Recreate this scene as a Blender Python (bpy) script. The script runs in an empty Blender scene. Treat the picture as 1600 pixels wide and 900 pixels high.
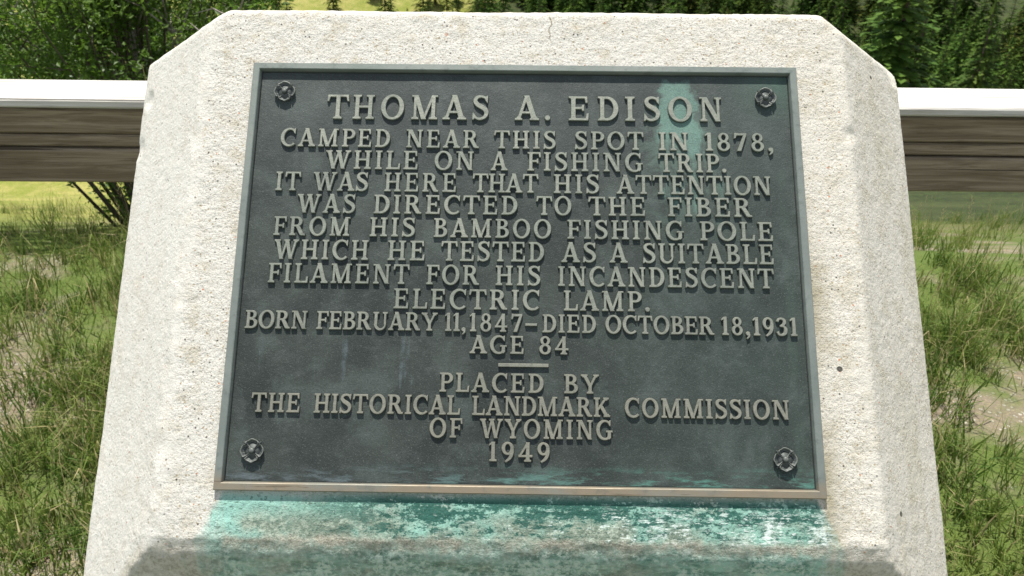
import bpy, bmesh, math, random
from mathutils import Vector, Matrix, noise, geometry

random.seed(7)
C = bpy.context.scene.collection
SC = bpy.context.scene
R = math.radians

# ------------------------------------------------------------------ frame of the sloping face
LEAN = R(41.0)                                   # the face leans back: its normal rises 41 degrees
PC = Vector((0.0, 0.0, 1.1077))                  # centre of the plaque
U = Vector((1, 0, 0))
V = Vector((0, math.sin(LEAN), math.cos(LEAN)))  # up the slope
N = Vector((0, -math.cos(LEAN), math.sin(LEAN))) # out of the slope
FACE = Matrix(((U.x, V.x, N.x, PC.x), (U.y, V.y, N.y, PC.y), (U.z, V.z, N.z, PC.z), (0, 0, 0, 1)))

# ------------------------------------------------------------------ camera
cd = bpy.data.cameras.new("camera")
cam = bpy.data.objects.new("camera", cd)
C.objects.link(cam)
cd.sensor_width = 36.0
cd.lens = 36.0 * 1300 / 1600
cd.clip_start = 0.05
cd.clip_end = 6000
fwd = Vector((-0.01103855, 0.88747119, -0.46073098)).normalized()
right = Vector((0.999864, 0.0154421, 0.00578943)).normalized()
up = right.cross(fwd).normalized()
cam.matrix_world = Matrix(((right.x, up.x, -fwd.x, -0.00012), (right.y, up.y, -fwd.y, -1.0126),
                           (right.z, up.z, -fwd.z, 1.6000), (0, 0, 0, 1)))
cd.dof.use_dof = True
cd.dof.focus_distance = 1.10
cd.dof.aperture_fstop = 14
SC.camera = cam

# ------------------------------------------------------------------ light
sun_dir = (U * -0.09 + V * 1.0 + N * 0.50).normalized()     # towards the sun
ELEV = math.asin(sun_dir.z)
AZ = math.atan2(sun_dir.x, sun_dir.y)
w = bpy.data.worlds.new("World")
SC.world = w
w.use_nodes = True
wn = w.node_tree
bg = wn.nodes["Background"]
sky = wn.nodes.new("ShaderNodeTexSky")
sky.sky_type = 'NISHITA'
sky.sun_disc = False
sky.sun_elevation = ELEV
sky.sun_rotation = AZ
sky.altitude = 3000
sky.dust_density = 0.6
hs = wn.nodes.new("ShaderNodeHueSaturation")               # thin high cloud whitens the sky
hs.inputs['Saturation'].default_value = 0.35
wn.links.new(sky.outputs[0], hs.inputs['Color'])
wn.links.new(hs.outputs[0], bg.inputs[0])
bg.inputs[1].default_value = 0.125
sd = bpy.data.lights.new("sun", 'SUN')
sd.energy = 3.9
sd.angle = R(0.55)
sd.color = (1.0, 0.96, 0.885)
so = bpy.data.objects.new("sun", sd)
C.objects.link(so)
so.rotation_euler = (-sun_dir).to_track_quat('-Z', 'Y').to_euler()
so.location = (0, 0, 30)
SC.view_settings.view_transform = 'Standard'
SC.view_settings.look = 'None'
SC.view_settings.exposure = 1.05
SC.view_settings.gamma = 1.0
SC.view_settings.use_curve_mapping = False
SC.cycles.max_bounces = 6
SC.cycles.diffuse_bounces = 3
SC.cycles.transparent_max_bounces = 8

# ------------------------------------------------------------------ helpers
def tag(o, label=None, cat=None, group=None, kind=None):
    if label: o['label'] = label
    if cat: o['category'] = cat
    if group: o['group'] = group
    if kind: o['kind'] = kind
    return o

def link(name, me, mat=None, parent=None):
    o = bpy.data.objects.new(name, me)
    C.objects.link(o)
    if mat and not me.materials: me.materials.append(mat)
    if parent: o.parent = parent
    return o

def obj(name, verts, faces, mat, parent=None, smooth=False):
    me = bpy.data.meshes.new(name)
    me.from_pydata([tuple(v) for v in verts], [], faces)
    me.update()
    if smooth: me.polygons.foreach_set("use_smooth", [True] * len(me.polygons))
    return link(name, me, mat, parent)

def bmobj(name, bm, mat, parent=None, smooth=False):
    me = bpy.data.meshes.new(name)
    bm.to_mesh(me)
    bm.free()
    if smooth: me.polygons.foreach_set("use_smooth", [True] * len(me.polygons))
    return link(name, me, mat, parent)

def empty(name, loc):
    o = bpy.data.objects.new(name, None)
    C.objects.link(o)
    o.location = loc
    o.empty_display_size = 0.2
    return o

class G:
    """small node writer"""
    def __init__(s, name):
        s.m = bpy.data.materials.new(name)
        s.m.use_nodes = True
        s.t = s.m.node_tree
        s.b = s.t.nodes["Principled BSDF"]
    def n(s, kind, **kw):
        x = s.t.nodes.new(kind)
        for k, v in kw.items(): setattr(x, k, v)
        return x
    def put(s, sock, v):
        if isinstance(v, bpy.types.NodeSocket): s.t.links.new(v, sock)
        elif isinstance(v, (tuple, list)) and len(v) == 3 and sock.type == 'RGBA': sock.default_value = (*v, 1)
        else: sock.default_value = v
    def math(s, op, a, b=0.0, c=0.0, clamp=False):
        x = s.n("ShaderNodeMath", operation=op)
        x.use_clamp = clamp
        for i, v in enumerate((a, b, c)): s.put(x.inputs[i], v)
        return x.outputs[0]
    def coord(s, which="Object"):
        return s.n("ShaderNodeTexCoord").outputs[which]
    def sep(s, v):
        x = s.n("ShaderNodeSeparateXYZ")
        s.put(x.inputs[0], v)
        return x.outputs
    def comb(s, x=0.0, y=0.0, z=0.0):
        c = s.n("ShaderNodeCombineXYZ")
        for i, v in enumerate((x, y, z)): s.put(c.inputs[i], v)
        return c.outputs[0]
    def scale(s, v, xyz):
        x = s.n("ShaderNodeVectorMath", operation='MULTIPLY')
        s.put(x.inputs[0], v)
        x.inputs[1].default_value = xyz
        return x.outputs[0]
    def dot(s, v, vec, off=0.0):
        x = s.n("ShaderNodeVectorMath", operation='DOT_PRODUCT')
        s.put(x.inputs[0], v)
        x.inputs[1].default_value = vec
        return s.math('ADD', x.outputs['Value'], off)
    def noise(s, v, sc, det=4, rough=0.55, dist=0.0):
        x = s.n("ShaderNodeTexNoise")
        s.put(x.inputs['Vector'], v)
        x.inputs['Scale'].default_value = sc
        x.inputs['Detail'].default_value = det
        x.inputs['Roughness'].default_value = rough
        x.inputs['Distortion'].default_value = dist
        return x.outputs['Fac']
    def voro(s, v, sc, feature='F1', out='Distance', rnd=1.0):
        x = s.n("ShaderNodeTexVoronoi", feature=feature)
        s.put(x.inputs['Vector'], v)
        x.inputs['Scale'].default_value = sc
        x.inputs['Randomness'].default_value = rnd
        return x.outputs[out]
    def ramp(s, f, a, b, lo=0.0, hi=1.0):
        x = s.n("ShaderNodeMapRange", interpolation_type='SMOOTHSTEP')
        s.put(x.inputs[0], f)
        for i, v in ((1, a), (2, b), (3, lo), (4, hi)): s.put(x.inputs[i], v)
        return x.outputs[0]
    def mix(s, f, a, b, mode='MIX'):
        x = s.n("ShaderNodeMix", data_type='RGBA', blend_type=mode)
        s.put(x.inputs[0], f)
        s.put(x.inputs[6], a)
        s.put(x.inputs[7], b)
        return x.outputs[2]
    def bump(s, h, strength, dist, prev=None):
        x = s.n("ShaderNodeBump")
        x.inputs['Strength'].default_value = strength
        x.inputs['Distance'].default_value = dist
        s.put(x.inputs['Height'], h)
        if prev: s.put(x.inputs['Normal'], prev)
        return x.outputs[0]
    def out(s, col=None, rough=None, metal=None, normal=None, spec=None):
        for k, v in (('Base Color', col), ('Roughness', rough), ('Metallic', metal), ('Normal', normal), ('Specular IOR Level', spec)):
            if v is not None: s.put(s.b.inputs[k], v)
        return s.m

# ------------------------------------------------------------------ materials
def concrete_material():
    g = G("weathered_concrete")
    p = g.coord()
    x, y, z = g.sep(p)
    u = x
    v = g.dot(p, tuple(V), -V.dot(PC))
    big = g.noise(p, 5, 4)
    mid = g.noise(p, 38, 5, 0.6)
    fine = g.noise(p, 440, 3, 0.72)
    # the middle of the face is washed down to the aggregate, the bevels keep their cement skin
    face = g.math('MULTIPLY', g.ramp(g.math('ABSOLUTE', u), 0.475, 0.44), g.ramp(big, 0.25, 0.55, 0.65, 1.0))
    right = g.ramp(u, 0.40, 0.47)
    rough_m = g.math('MAXIMUM', face, g.math('MULTIPLY', right, g.ramp(mid, 0.35, 0.6, 0.25, 0.8)))
    rough_m = g.math('MAXIMUM', rough_m, 0.5)
    base = g.mix(big, (0.505, 0.49, 0.44), (0.575, 0.562, 0.515))
    skin = g.math('SUBTRACT', 1.0, g.math('MINIMUM', g.math('ADD', face, right), 1.0))
    base = g.mix(g.math('MULTIPLY', skin, 0.8), base, g.mix(g.noise(g.scale(p, (30, 5, 5)), 1.0, 5, 0.65), (0.50, 0.483, 0.43), (0.66, 0.645, 0.605)))
    base = g.mix(g.ramp(u, 0.0, 0.62, 0.0, 0.55), base, (0.54, 0.505, 0.43))
    base = g.mix(g.math('MULTIPLY', rough_m, g.ramp(mid, 0.46, 0.70, 0, 0.6)), base, (0.40, 0.36, 0.27))
    pit = g.math('MULTIPLY', g.ramp(fine, 0.47, 0.36), rough_m)
    base = g.mix(g.math('MULTIPLY', pit, 0.72), base, (0.22, 0.18, 0.12))
    base = g.mix(g.math('MULTIPLY', rough_m, g.ramp(fine, 0.58, 0.70, 0, 0.7)), base, (0.66, 0.64, 0.58))
    # stones of the aggregate: a few dark, ochre and red ones
    vc = g.n("ShaderNodeTexVoronoi")
    g.put(vc.inputs['Vector'], p)
    vc.inputs['Scale'].default_value = 250
    cs = g.sep(vc.outputs['Color'])
    dotm = g.ramp(vc.outputs['Distance'], 0.42, 0.28)
    for lo, hi, colr, ch in ((0.92, 0.95, (0.33, 0.26, 0.16), 0), (0.975, 0.98, (0.07, 0.065, 0.06), 1), (0.992, 0.994, (0.42, 0.17, 0.09), 2)):
        base = g.mix(g.math('MULTIPLY', g.math('MULTIPLY', dotm, g.ramp(cs[ch], lo, hi)), g.ramp(rough_m, 0.0, 0.9, 0.35, 0.9)), base, colr)
    # a few larger pebbles and bug holes
    vb = g.n("ShaderNodeTexVoronoi")
    g.put(vb.inputs['Vector'], p)
    vb.inputs['Scale'].default_value = 38
    cb = g.sep(vb.outputs['Color'])
    bd = g.ramp(vb.outputs['Distance'], 0.17, 0.10)
    hole = g.math('MULTIPLY', bd, g.ramp(cb[0], 0.984, 0.987))
    base = g.mix(g.math('MULTIPLY', hole, 0.9), base, (0.05, 0.045, 0.04))
    base = g.mix(g.math('MULTIPLY', bd, g.ramp(cb[1], 0.982, 0.986, 0.0, 0.7)), base, (0.42, 0.20, 0.12))
    # a hairline crack from the top edge
    cw = g.math('ABSOLUTE', g.math('SUBTRACT', g.math('ADD', u, g.math('MULTIPLY', g.math('SUBTRACT', g.noise(p, 60, 4, 0.6), 0.5), 0.02)), 0.038))
    crk = g.math('MULTIPLY', g.ramp(cw, 0.0016, 0.0004), g.math('MULTIPLY', g.ramp(v, 0.335, 0.35), g.ramp(v, 0.386, 0.378)))
    base = g.mix(g.math('MULTIPLY', crk, 0.8), base, (0.16, 0.13, 0.08))
    # rain grime running down the right bevel and low on the block
    run = g.noise(g.scale(p, (26, 3, 3)), 1.0, 4, 0.6)
    rb = g.math('MULTIPLY', g.ramp(u, 0.44, 0.50), g.ramp(run, 0.46, 0.66, 0.0, 0.28))
    base = g.mix(rb, base, (0.34, 0.31, 0.22))
    # shadow of the frame on its right side, painted as a brown band
    side = g.math('MULTIPLY', g.ramp(u, 0.385, 0.392), g.ramp(g.math('ADD', u, g.math('MULTIPLY', mid, -0.04)), 0.408, 0.37))
    side = g.math('MULTIPLY', side, g.math('MULTIPLY', g.ramp(v, 0.30, 0.25), g.ramp(big, 0.35, 0.65)))
    base = g.mix(g.math('MULTIPLY', side, 0.8), base, (0.27, 0.24, 0.16))
    # ---- copper wash under the plaque
    zr = 0.822                                                    # height of the ridge
    yf = -0.370 * V.y - 0.0105 * N.y                              # the upright front
    zw = g.math('ADD', z, g.math('MULTIPLY', g.math('SUBTRACT', g.noise(p, 60, 5, 0.7), 0.5), 0.05))
    below = g.math('MULTIPLY', g.ramp(zw, zr + 0.012, zr - 0.010), g.ramp(y, yf + 0.016, yf + 0.005))
    t = g.math('MULTIPLY', g.math('ADD', v, 0.300), -1.0)         # distance below the plaque's lower edge
    wob = g.math('MULTIPLY', g.math('SUBTRACT', g.noise(p, 14, 4, 0.6), 0.5), 0.06)
    wob = g.math('ADD', wob, g.math('MULTIPLY', g.math('SUBTRACT', g.noise(g.scale(p, (70, 12, 12)), 1.0, 5, 0.7), 0.5), 0.10))
    uw = g.math('ADD', u, wob)
    lag = g.math('MULTIPLY', g.math('MAXIMUM', g.math('SUBTRACT', g.math('ABSOLUTE', u), 0.378), 0.0), 1.9)
    tz = g.math('ADD', g.math('SUBTRACT', t, lag), g.math('MULTIPLY', g.math('MULTIPLY', wob, lag), 14.0))   # the wash spreads sideways only lower down
    zone = g.math('MULTIPLY', g.ramp(tz, -0.006, 0.012), g.math('MULTIPLY', g.ramp(uw, -0.425, -0.365), g.ramp(uw, 0.430, 0.375)))
    st = g.scale(p, (22, 75, 75))
    strk = g.noise(st, 1.0, 6, 0.72, 0.3)
    strk2 = g.noise(g.scale(p, (60, 330, 330)), 1.0, 4, 0.75)
    vert = g.noise(g.scale(p, (42, 7, 7)), 1.0, 4, 0.6)
    blot = g.noise(p, 17, 5, 0.65)
    fl = g.noise(p, 150, 4, 0.75)
    wash = g.mix(g.ramp(blot, 0.3, 0.7), (0.085, 0.27, 0.21), (0.25, 0.445, 0.375))
    wash = g.mix(g.ramp(uw, -0.24, -0.36), wash, (0.24, 0.47, 0.40))
    base = g.mix(g.math('MULTIPLY', zone, g.ramp(blot, 0.30, 0.52, 0.38, 0.90)), base, wash)
    grey = g.math('MULTIPLY', g.math('MULTIPLY', zone, g.ramp(t, 0.012, 0.042)), g.ramp(g.noise(p, 11, 4, 0.6), 0.38, 0.54, 0.0, 0.9))
    base = g.mix(grey, base, g.mix(g.ramp(fl, 0.4, 0.6), (0.13, 0.16, 0.12), (0.33, 0.36, 0.29)))
    speck = g.math('MULTIPLY', zone, g.ramp(g.noise(g.scale(p, (0.7, 1, 1)), 260, 3, 0.7), 0.56, 0.64, 0.0, 0.75))
    base = g.mix(speck, base, (0.06, 0.11, 0.085))
    # dark algae just under the edge and in the streaks
    dk = g.math('ADD', g.math('MULTIPLY', strk, 0.6), g.math('MULTIPLY', fl, 0.4))
    dk_hi = g.ramp(t, 0.0, 0.09, 0.43, 0.56)
    dark = g.math('MULTIPLY', g.math('MULTIPLY', zone, g.ramp(uw, -0.30, -0.16, 0.15, 1.0)), g.ramp(dk, dk_hi, g.math('ADD', dk_hi, 0.05)))
    base = g.mix(g.math('MULTIPLY', dark, 0.93), base, (0.018, 0.085, 0.066))
    # pale bloom of minerals
    wt = g.math('ADD', g.math('MULTIPLY', strk2, 0.45), g.math('ADD', g.math('MULTIPLY', vert, 0.25), g.math('MULTIPLY', fl, 0.3)))
    wm = g.math('MULTIPLY', g.math('MULTIPLY', zone, g.ramp(t, 0.004, 0.03)), g.ramp(wt, g.ramp(u, -0.3, 0.36, 0.585, 0.50), g.ramp(u, -0.3, 0.36, 0.65, 0.56)))
    base = g.mix(g.math('MULTIPLY', wm, 0.85), base, (0.60, 0.68, 0.64))
    # ridge rubbed back to bare concrete
    rz = g.math('ABSOLUTE', g.math('SUBTRACT', z, g.math('ADD', zr + 0.004, g.math('MULTIPLY', wob, 0.15))))
    ridge = g.math('MULTIPLY', g.ramp(rz, 0.013, 0.004), g.math('MULTIPLY', zone, g.ramp(g.noise(p, 20, 4, 0.6), 0.35, 0.55, 0.15, 0.85)))
    base = g.mix(ridge, base, g.mix(g.ramp(fine, 0.4, 0.6), (0.26, 0.235, 0.18), (0.46, 0.43, 0.35)))
    # upright front of the block: shade painted in grey-brown, with some grime and green stain
    gb = g.math('MULTIPLY', below, g.ramp(g.noise(p, 13, 5, 0.65), 0.3, 0.6, 0.30, 0.9))
    base = g.mix(gb, base, g.mix(g.ramp(fl, 0.35, 0.6), (0.27, 0.25, 0.20), (0.46, 0.43, 0.36)))
    gz = g.math('MULTIPLY', g.math('MULTIPLY', zone, below), g.math('MINIMUM', g.math('ADD', g.ramp(blot, 0.3, 0.6, 0.25, 0.8), g.ramp(u, 0.05, 0.35, 0.0, 0.3)), 0.95))
    base = g.mix(gz, base, g.mix(g.ramp(strk, 0.35, 0.65), (0.035, 0.125, 0.095), (0.28, 0.45, 0.375)))
    gw = g.math('MULTIPLY', g.math('MULTIPLY', zone, below), g.ramp(g.math('ADD', g.math('MULTIPLY', blot, 0.5), g.math('MULTIPLY', fl, 0.5)), 0.48, 0.60, 0.0, 0.8))
    base = g.mix(gw, base, (0.50, 0.58, 0.50))
    # relief
    peb = g.voro(p, 210, 'SMOOTH_F1')
    h = g.math('ADD', g.math('MULTIPLY', fine, 0.7), g.math('MULTIPLY', peb, -0.5))
    h = g.math('ADD', g.math('MULTIPLY', h, g.ramp(rough_m, 0.0, 1.0, 0.35, 1.0)), g.math('MULTIPLY', hole, -1.5))
    nb = g.bump(h, 0.80, 0.0022)
    nb = g.bump(g.math('MULTIPLY', g.noise(p, 95, 4, 0.6), g.ramp(rough_m, 0.0, 1.0, 0.25, 1.0)), 0.32, 0.004, nb)
    nb = g.bump(g.noise(p, 700, 2, 0.6), 0.35, 0.0010, nb)
    nb = g.bump(strk2, g and 0.35, 0.0012, nb)
    return g.out(base, 0.92, 0.0, nb, 0.25)

def bronze_panel_material():
    g = G("patinated_bronze_ground")
    p = g.coord()
    x, y, z = g.sep(p)
    a = g.noise(p, 7, 5, 0.6)
    b = g.noise(p, 45, 4, 0.65)
    f = g.noise(p, 520, 3, 0.7)
    col = g.mix(g.ramp(a, 0.32, 0.68), (0.021, 0.0275, 0.0255), (0.042, 0.0515, 0.046))
    col = g.mix(g.ramp(g.math('ADD', x, g.math('MULTIPLY', g.math('SUBTRACT', a, 0.5), 0.5)), -0.05, 0.38, 0.0, 0.8), col, (0.033, 0.046, 0.040))
    col = g.mix(g.ramp(b, 0.5, 0.72, 0.0, 0.30), col, (0.085, 0.095, 0.092))
    cl = g.noise(p, 14, 5, 0.7, 0.4)
    col = g.mix(g.ramp(cl, 0.48, 0.68, 0.0, 0.55), col, (0.068, 0.086, 0.079))
    col = g.mix(g.ramp(cl, 0.46, 0.30, 0.0, 0.5), col, (0.016, 0.020, 0.020))
    col = g.mix(g.ramp(y, 0.02, 0.24, 0.0, 0.35), col, (0.066, 0.078, 0.077))
    col = g.mix(g.ramp(f, 0.55, 0.74, 0.0, 0.7), col, (0.12, 0.138, 0.13))
    col = g.mix(g.ramp(f, 0.45, 0.28, 0.0, 0.6), col, (0.022, 0.026, 0.028))
    # verdigris plume at the upper right
    wob = g.noise(p, 30, 4, 0.65, 0.5)
    wo = g.math('MULTIPLY', g.math('SUBTRACT', wob, 0.5), 0.036)
    uc = g.math('SUBTRACT', g.math('ADD', x, wo), g.math('ADD', 0.219, g.math('MULTIPLY', g.math('SUBTRACT', 0.25, y), 0.10)))
    wide = g.ramp(y, 0.10, 0.25, 0.050, 0.029)
    e = g.math('POWER', g.math('DIVIDE', uc, wide), 2.0)
    top = g.math('POWER', g.math('DIVIDE', g.math('MAXIMUM', g.math('SUBTRACT', g.math('ADD', y, g.math('MULTIPLY', wo, 0.4)), 0.25), 0.0), 0.032), 2.0)
    brk = g.math('ADD', g.math('MULTIPLY', g.math('SUBTRACT', b, 0.5), 2.2), g.math('MULTIPLY', g.math('SUBTRACT', f, 0.5), 1.6))
    core = g.ramp(g.math('ADD', g.math('ADD', e, top), brk), 1.15, 0.55)
    fade = g.ramp(y, 0.135, 0.235)
    drip = g.ramp(g.noise(g.scale(p, (60, 14, 14)), 1.0, 4, 0.6), g.ramp(fade, 0.0, 1.0, 0.50, 0.14), g.ramp(fade, 0.0, 1.0, 0.72, 0.40))
    plume = g.math('MULTIPLY', g.math('MULTIPLY', core, drip), g.ramp(y, 0.03, 0.10))
    halo = g.math('MULTIPLY', g.ramp(g.math('ABSOLUTE', g.math('SUBTRACT', uc, -0.005)), 0.085, 0.02), g.math('MULTIPLY', g.ramp(y, 0.02, 0.12), g.ramp(y, 0.26, 0.20)))
    col = g.mix(g.math('MULTIPLY', halo, g.ramp(wob, 0.42, 0.60, 0.0, 0.72)), col, (0.085, 0.128, 0.108))
    col = g.mix(g.math('MULTIPLY', plume, g.ramp(f, 0.35, 0.65, 0.42, 0.74)), col, g.mix(b, (0.115, 0.215, 0.18), (0.17, 0.285, 0.24)))
    # crust along the lower edge
    ed = g.ramp(g.math('ADD', y, g.math('MULTIPLY', g.noise(g.scale(p, (40, 8, 1)), 1.0, 4, 0.6), 0.028)), -0.245, -0.272)
    crust = g.math('MULTIPLY', ed, g.ramp(g.noise(g.scale(p, (14, 70, 1)), 1.0, 5, 0.7), 0.46, 0.62))
    col = g.mix(g.math('MULTIPLY', crust, 0.8), col, g.mix(g.ramp(x, -0.3, 0.2), (0.10, 0.125, 0.135), (0.085, 0.21, 0.17)))
    # pale runs on the left half, a green run inside the right edge
    rn = g.noise(g.scale(p, (75, 5, 1)), 1.0, 3, 0.55)
    run = g.math('MULTIPLY', g.math('MULTIPLY', g.ramp(rn, 0.60, 0.72), g.ramp(b, 0.38, 0.6)), g.math('MULTIPLY', g.ramp(y, -0.20, -0.15), g.ramp(y, -0.085, -0.12)))
    col = g.mix(g.math('MULTIPLY', run, g.ramp(x, -0.05, -0.12, 0, 0.32)), col, (0.13, 0.17, 0.19))
    gr = g.math('MULTIPLY', g.ramp(g.math('ABSOLUTE', g.math('SUBTRACT', x, g.math('ADD', 0.362, g.math('MULTIPLY', wo, 0.2)))), 0.009, 0.002), g.ramp(g.noise(p, 16, 4), 0.45, 0.68, 0.0, 0.12))
    col = g.mix(gr, col, (0.10, 0.17, 0.135))
    tr = g.math('MULTIPLY', g.ramp(x, 0.27, 0.37), g.ramp(y, 0.20, 0.28, 0.0, 0.32))
    col = g.mix(tr, col, (0.06, 0.135, 0.10))
    nb = g.bump(f, 0.42, 0.0010)
    nb = g.bump(g.noise(p, 120, 4, 0.65), 0.30, 0.002, nb)
    return g.out(col, g.ramp(b, 0.3, 0.7, 0.68, 0.54), 0.12, nb, 0.22)

def bronze_letter_material():
    g = G("rubbed_bronze_letters")
    p = g.coord()
    x, y, z = g.sep(p)
    a = g.noise(p, 9, 4)
    b = g.noise(p, 130, 4, 0.7)
    f = g.noise(p, 600, 3, 0.7)
    col = g.mix(g.ramp(a, 0.35, 0.65), (0.176, 0.192, 0.160), (0.222, 0.236, 0.196))
    col = g.mix(g.ramp(y, 0.0, -0.22, 0.0, 0.6), col, (0.205, 0.192, 0.150))
    col = g.mix(g.ramp(b, 0.46, 0.68, 0.0, 0.6), col, (0.115, 0.122, 0.105))
    col = g.mix(g.ramp(f, 0.55, 0.8, 0.0, 0.4), col, (0.36, 0.35, 0.30))
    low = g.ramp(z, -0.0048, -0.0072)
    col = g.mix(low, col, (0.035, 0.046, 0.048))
    nb = g.bump(b, 0.4, 0.0014)
    nb = g.bump(f, 0.25, 0.0006, nb)
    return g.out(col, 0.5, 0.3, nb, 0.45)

def bronze_frame_material():
    g = G("bronze_frame")
    p = g.coord()
    x, y, z = g.sep(p)
    a = g.noise(p, 8, 5, 0.6)
    b = g.noise(p, 60, 5, 0.65)
    f = g.noise(p, 500, 2, 0.6)
    col = g.mix(g.ramp(a, 0.3, 0.7), (0.14, 0.163, 0.15), (0.182, 0.204, 0.186))
    brown = g.math('MULTIPLY', g.ramp(y, -0.27, -0.292), g.ramp(g.noise(g.scale(p, (7, 20, 1)), 1.0, 5, 0.65), 0.30, 0.56, 0.35, 1.0))
    col = g.mix(brown, col, (0.205, 0.17, 0.12))
    col = g.mix(g.ramp(b, 0.52, 0.72, 0, 0.5), col, (0.085, 0.098, 0.092))
    scr = g.noise(g.scale(p, (11, 160, 1)), 1.0, 3, 0.6, 0.8)
    col = g.mix(g.math('MULTIPLY', g.ramp(y, -0.28, -0.29), g.ramp(scr, 0.62, 0.70, 0.0, 0.5)), col, (0.07, 0.05, 0.032))
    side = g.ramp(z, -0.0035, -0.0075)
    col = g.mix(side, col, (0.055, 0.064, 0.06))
    nb = g.bump(f, 0.15, 0.0006)
    nb = g.bump(b, 0.20, 0.0015, nb)
    return g.out(col, g.ramp(b, 0.3, 0.7, 0.58, 0.46), 0.25, nb, 0.4)

def rosette_material():
    g = G("dark_bronze_rosette")
    p = g.coord()
    b = g.noise(p, 300, 4, 0.7)
    col = g.mix(g.ramp(b, 0.35, 0.65), (0.042, 0.050, 0.048), (0.072, 0.082, 0.078))
    at = g.n("ShaderNodeAttribute", attribute_name="painted_glint")  # highlights on petal lips and boss, put into the colour
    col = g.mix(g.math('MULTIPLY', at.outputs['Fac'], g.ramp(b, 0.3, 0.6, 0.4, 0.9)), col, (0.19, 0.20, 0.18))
    nb = g.bump(b, 0.2, 0.001)
    return g.out(col, 0.55, 0.2, nb, 0.35)

def wood_material(name, dark, light, axis_scale):
    g = G(name)
    p = g.coord()
    d = g.noise(g.scale(p, axis_scale), 1.0, 5, 0.65, 1.4)
    r = g.noise(g.scale(p, tuple(k * 4 for k in axis_scale)), 1.0, 4, 0.6)
    col = g.mix(g.ramp(d, 0.35, 0.65), dark, light)
    col = g.mix(g.ramp(r, 0.55, 0.70, 0, 0.6), col, tuple(k * 0.5 for k in dark))
    kn = g.n("ShaderNodeTexVoronoi")
    g.put(kn.inputs['Vector'], g.scale(p, (2.2, 9, 9)))
    kn.inputs['Scale'].default_value = 1.0
    kd = g.math('ADD', kn.outputs['Distance'], g.math('MULTIPLY', r, 0.06))
    col = g.mix(g.ramp(kd, 0.16, 0.05, 0, 0.8), col, tuple(k * 0.4 for k in dark))
    fg = g.noise(g.scale(p, (axis_scale[0] * 2, axis_scale[1] * 9, axis_scale[2] * 9)), 1.0, 3, 0.6)
    col = g.mix(g.ramp(fg, 0.5, 0.75, 0, 0.45), col, tuple(k * 0.6 for k in dark))
    ck = g.noise(g.scale(p, (1.6, 120, 120)), 1.0, 2, 0.5, 0.6)
    crack = g.ramp(ck, 0.665, 0.69)
    col = g.mix(g.math('MULTIPLY', crack, 0.85), col, tuple(k * 0.22 for k in dark))
    st_ = g.noise(p, 4.0, 4, 0.6)
    col = g.mix(g.ramp(st_, 0.5, 0.75, 0, 0.4), col, tuple(k * 0.7 for k in dark))
    nb = g.bump(g.math('SUBTRACT', r, crack), 0.6, 0.004)
    return g.out(col, 0.85, 0.0, nb, 0.2)

def leaf_material(name, dark, light, trans=0.35, scale=3.0, rough=0.55, spec=0.3):
    g = G(name)
    p = g.coord()
    oi = g.n("ShaderNodeObjectInfo").outputs['Random']
    k = g.noise(p, scale, 3)
    col = g.mix(g.ramp(k, 0.3, 0.7), dark, light)
    hs = g.n("ShaderNodeHueSaturation")
    g.put(hs.inputs['Hue'], g.ramp(oi, 0, 1, 0.485, 0.512))
    g.put(hs.inputs['Value'], g.ramp(oi, 0, 1, 0.75, 1.2))
    g.put(hs.inputs['Color'], col)
    col = hs.outputs[0]
    g.out(col, rough, 0.0, None, spec)
    if trans:
        tr = g.n("ShaderNodeBsdfTranslucent")
        g.put(tr.inputs[0], col)
        mx = g.n("ShaderNodeMixShader")
        mx.inputs[0].default_value = trans
        g.t.links.new(g.b.outputs[0], mx.inputs[1])
        g.t.links.new(tr.outputs[0], mx.inputs[2])
        g.t.links.new(mx.outputs[0], g.t.nodes["Material Output"].inputs[0])
    return g.m

def plain(name, a, b, sc=6.0, rough=0.85):
    g = G(name)
    p = g.coord()
    k = g.noise(p, sc, 4, 0.6)
    return g.out(g.mix(g.ramp(k, 0.3, 0.7), a, b), rough, 0.0, g.bump(k, 0.4, 0.02), 0.2)

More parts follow.
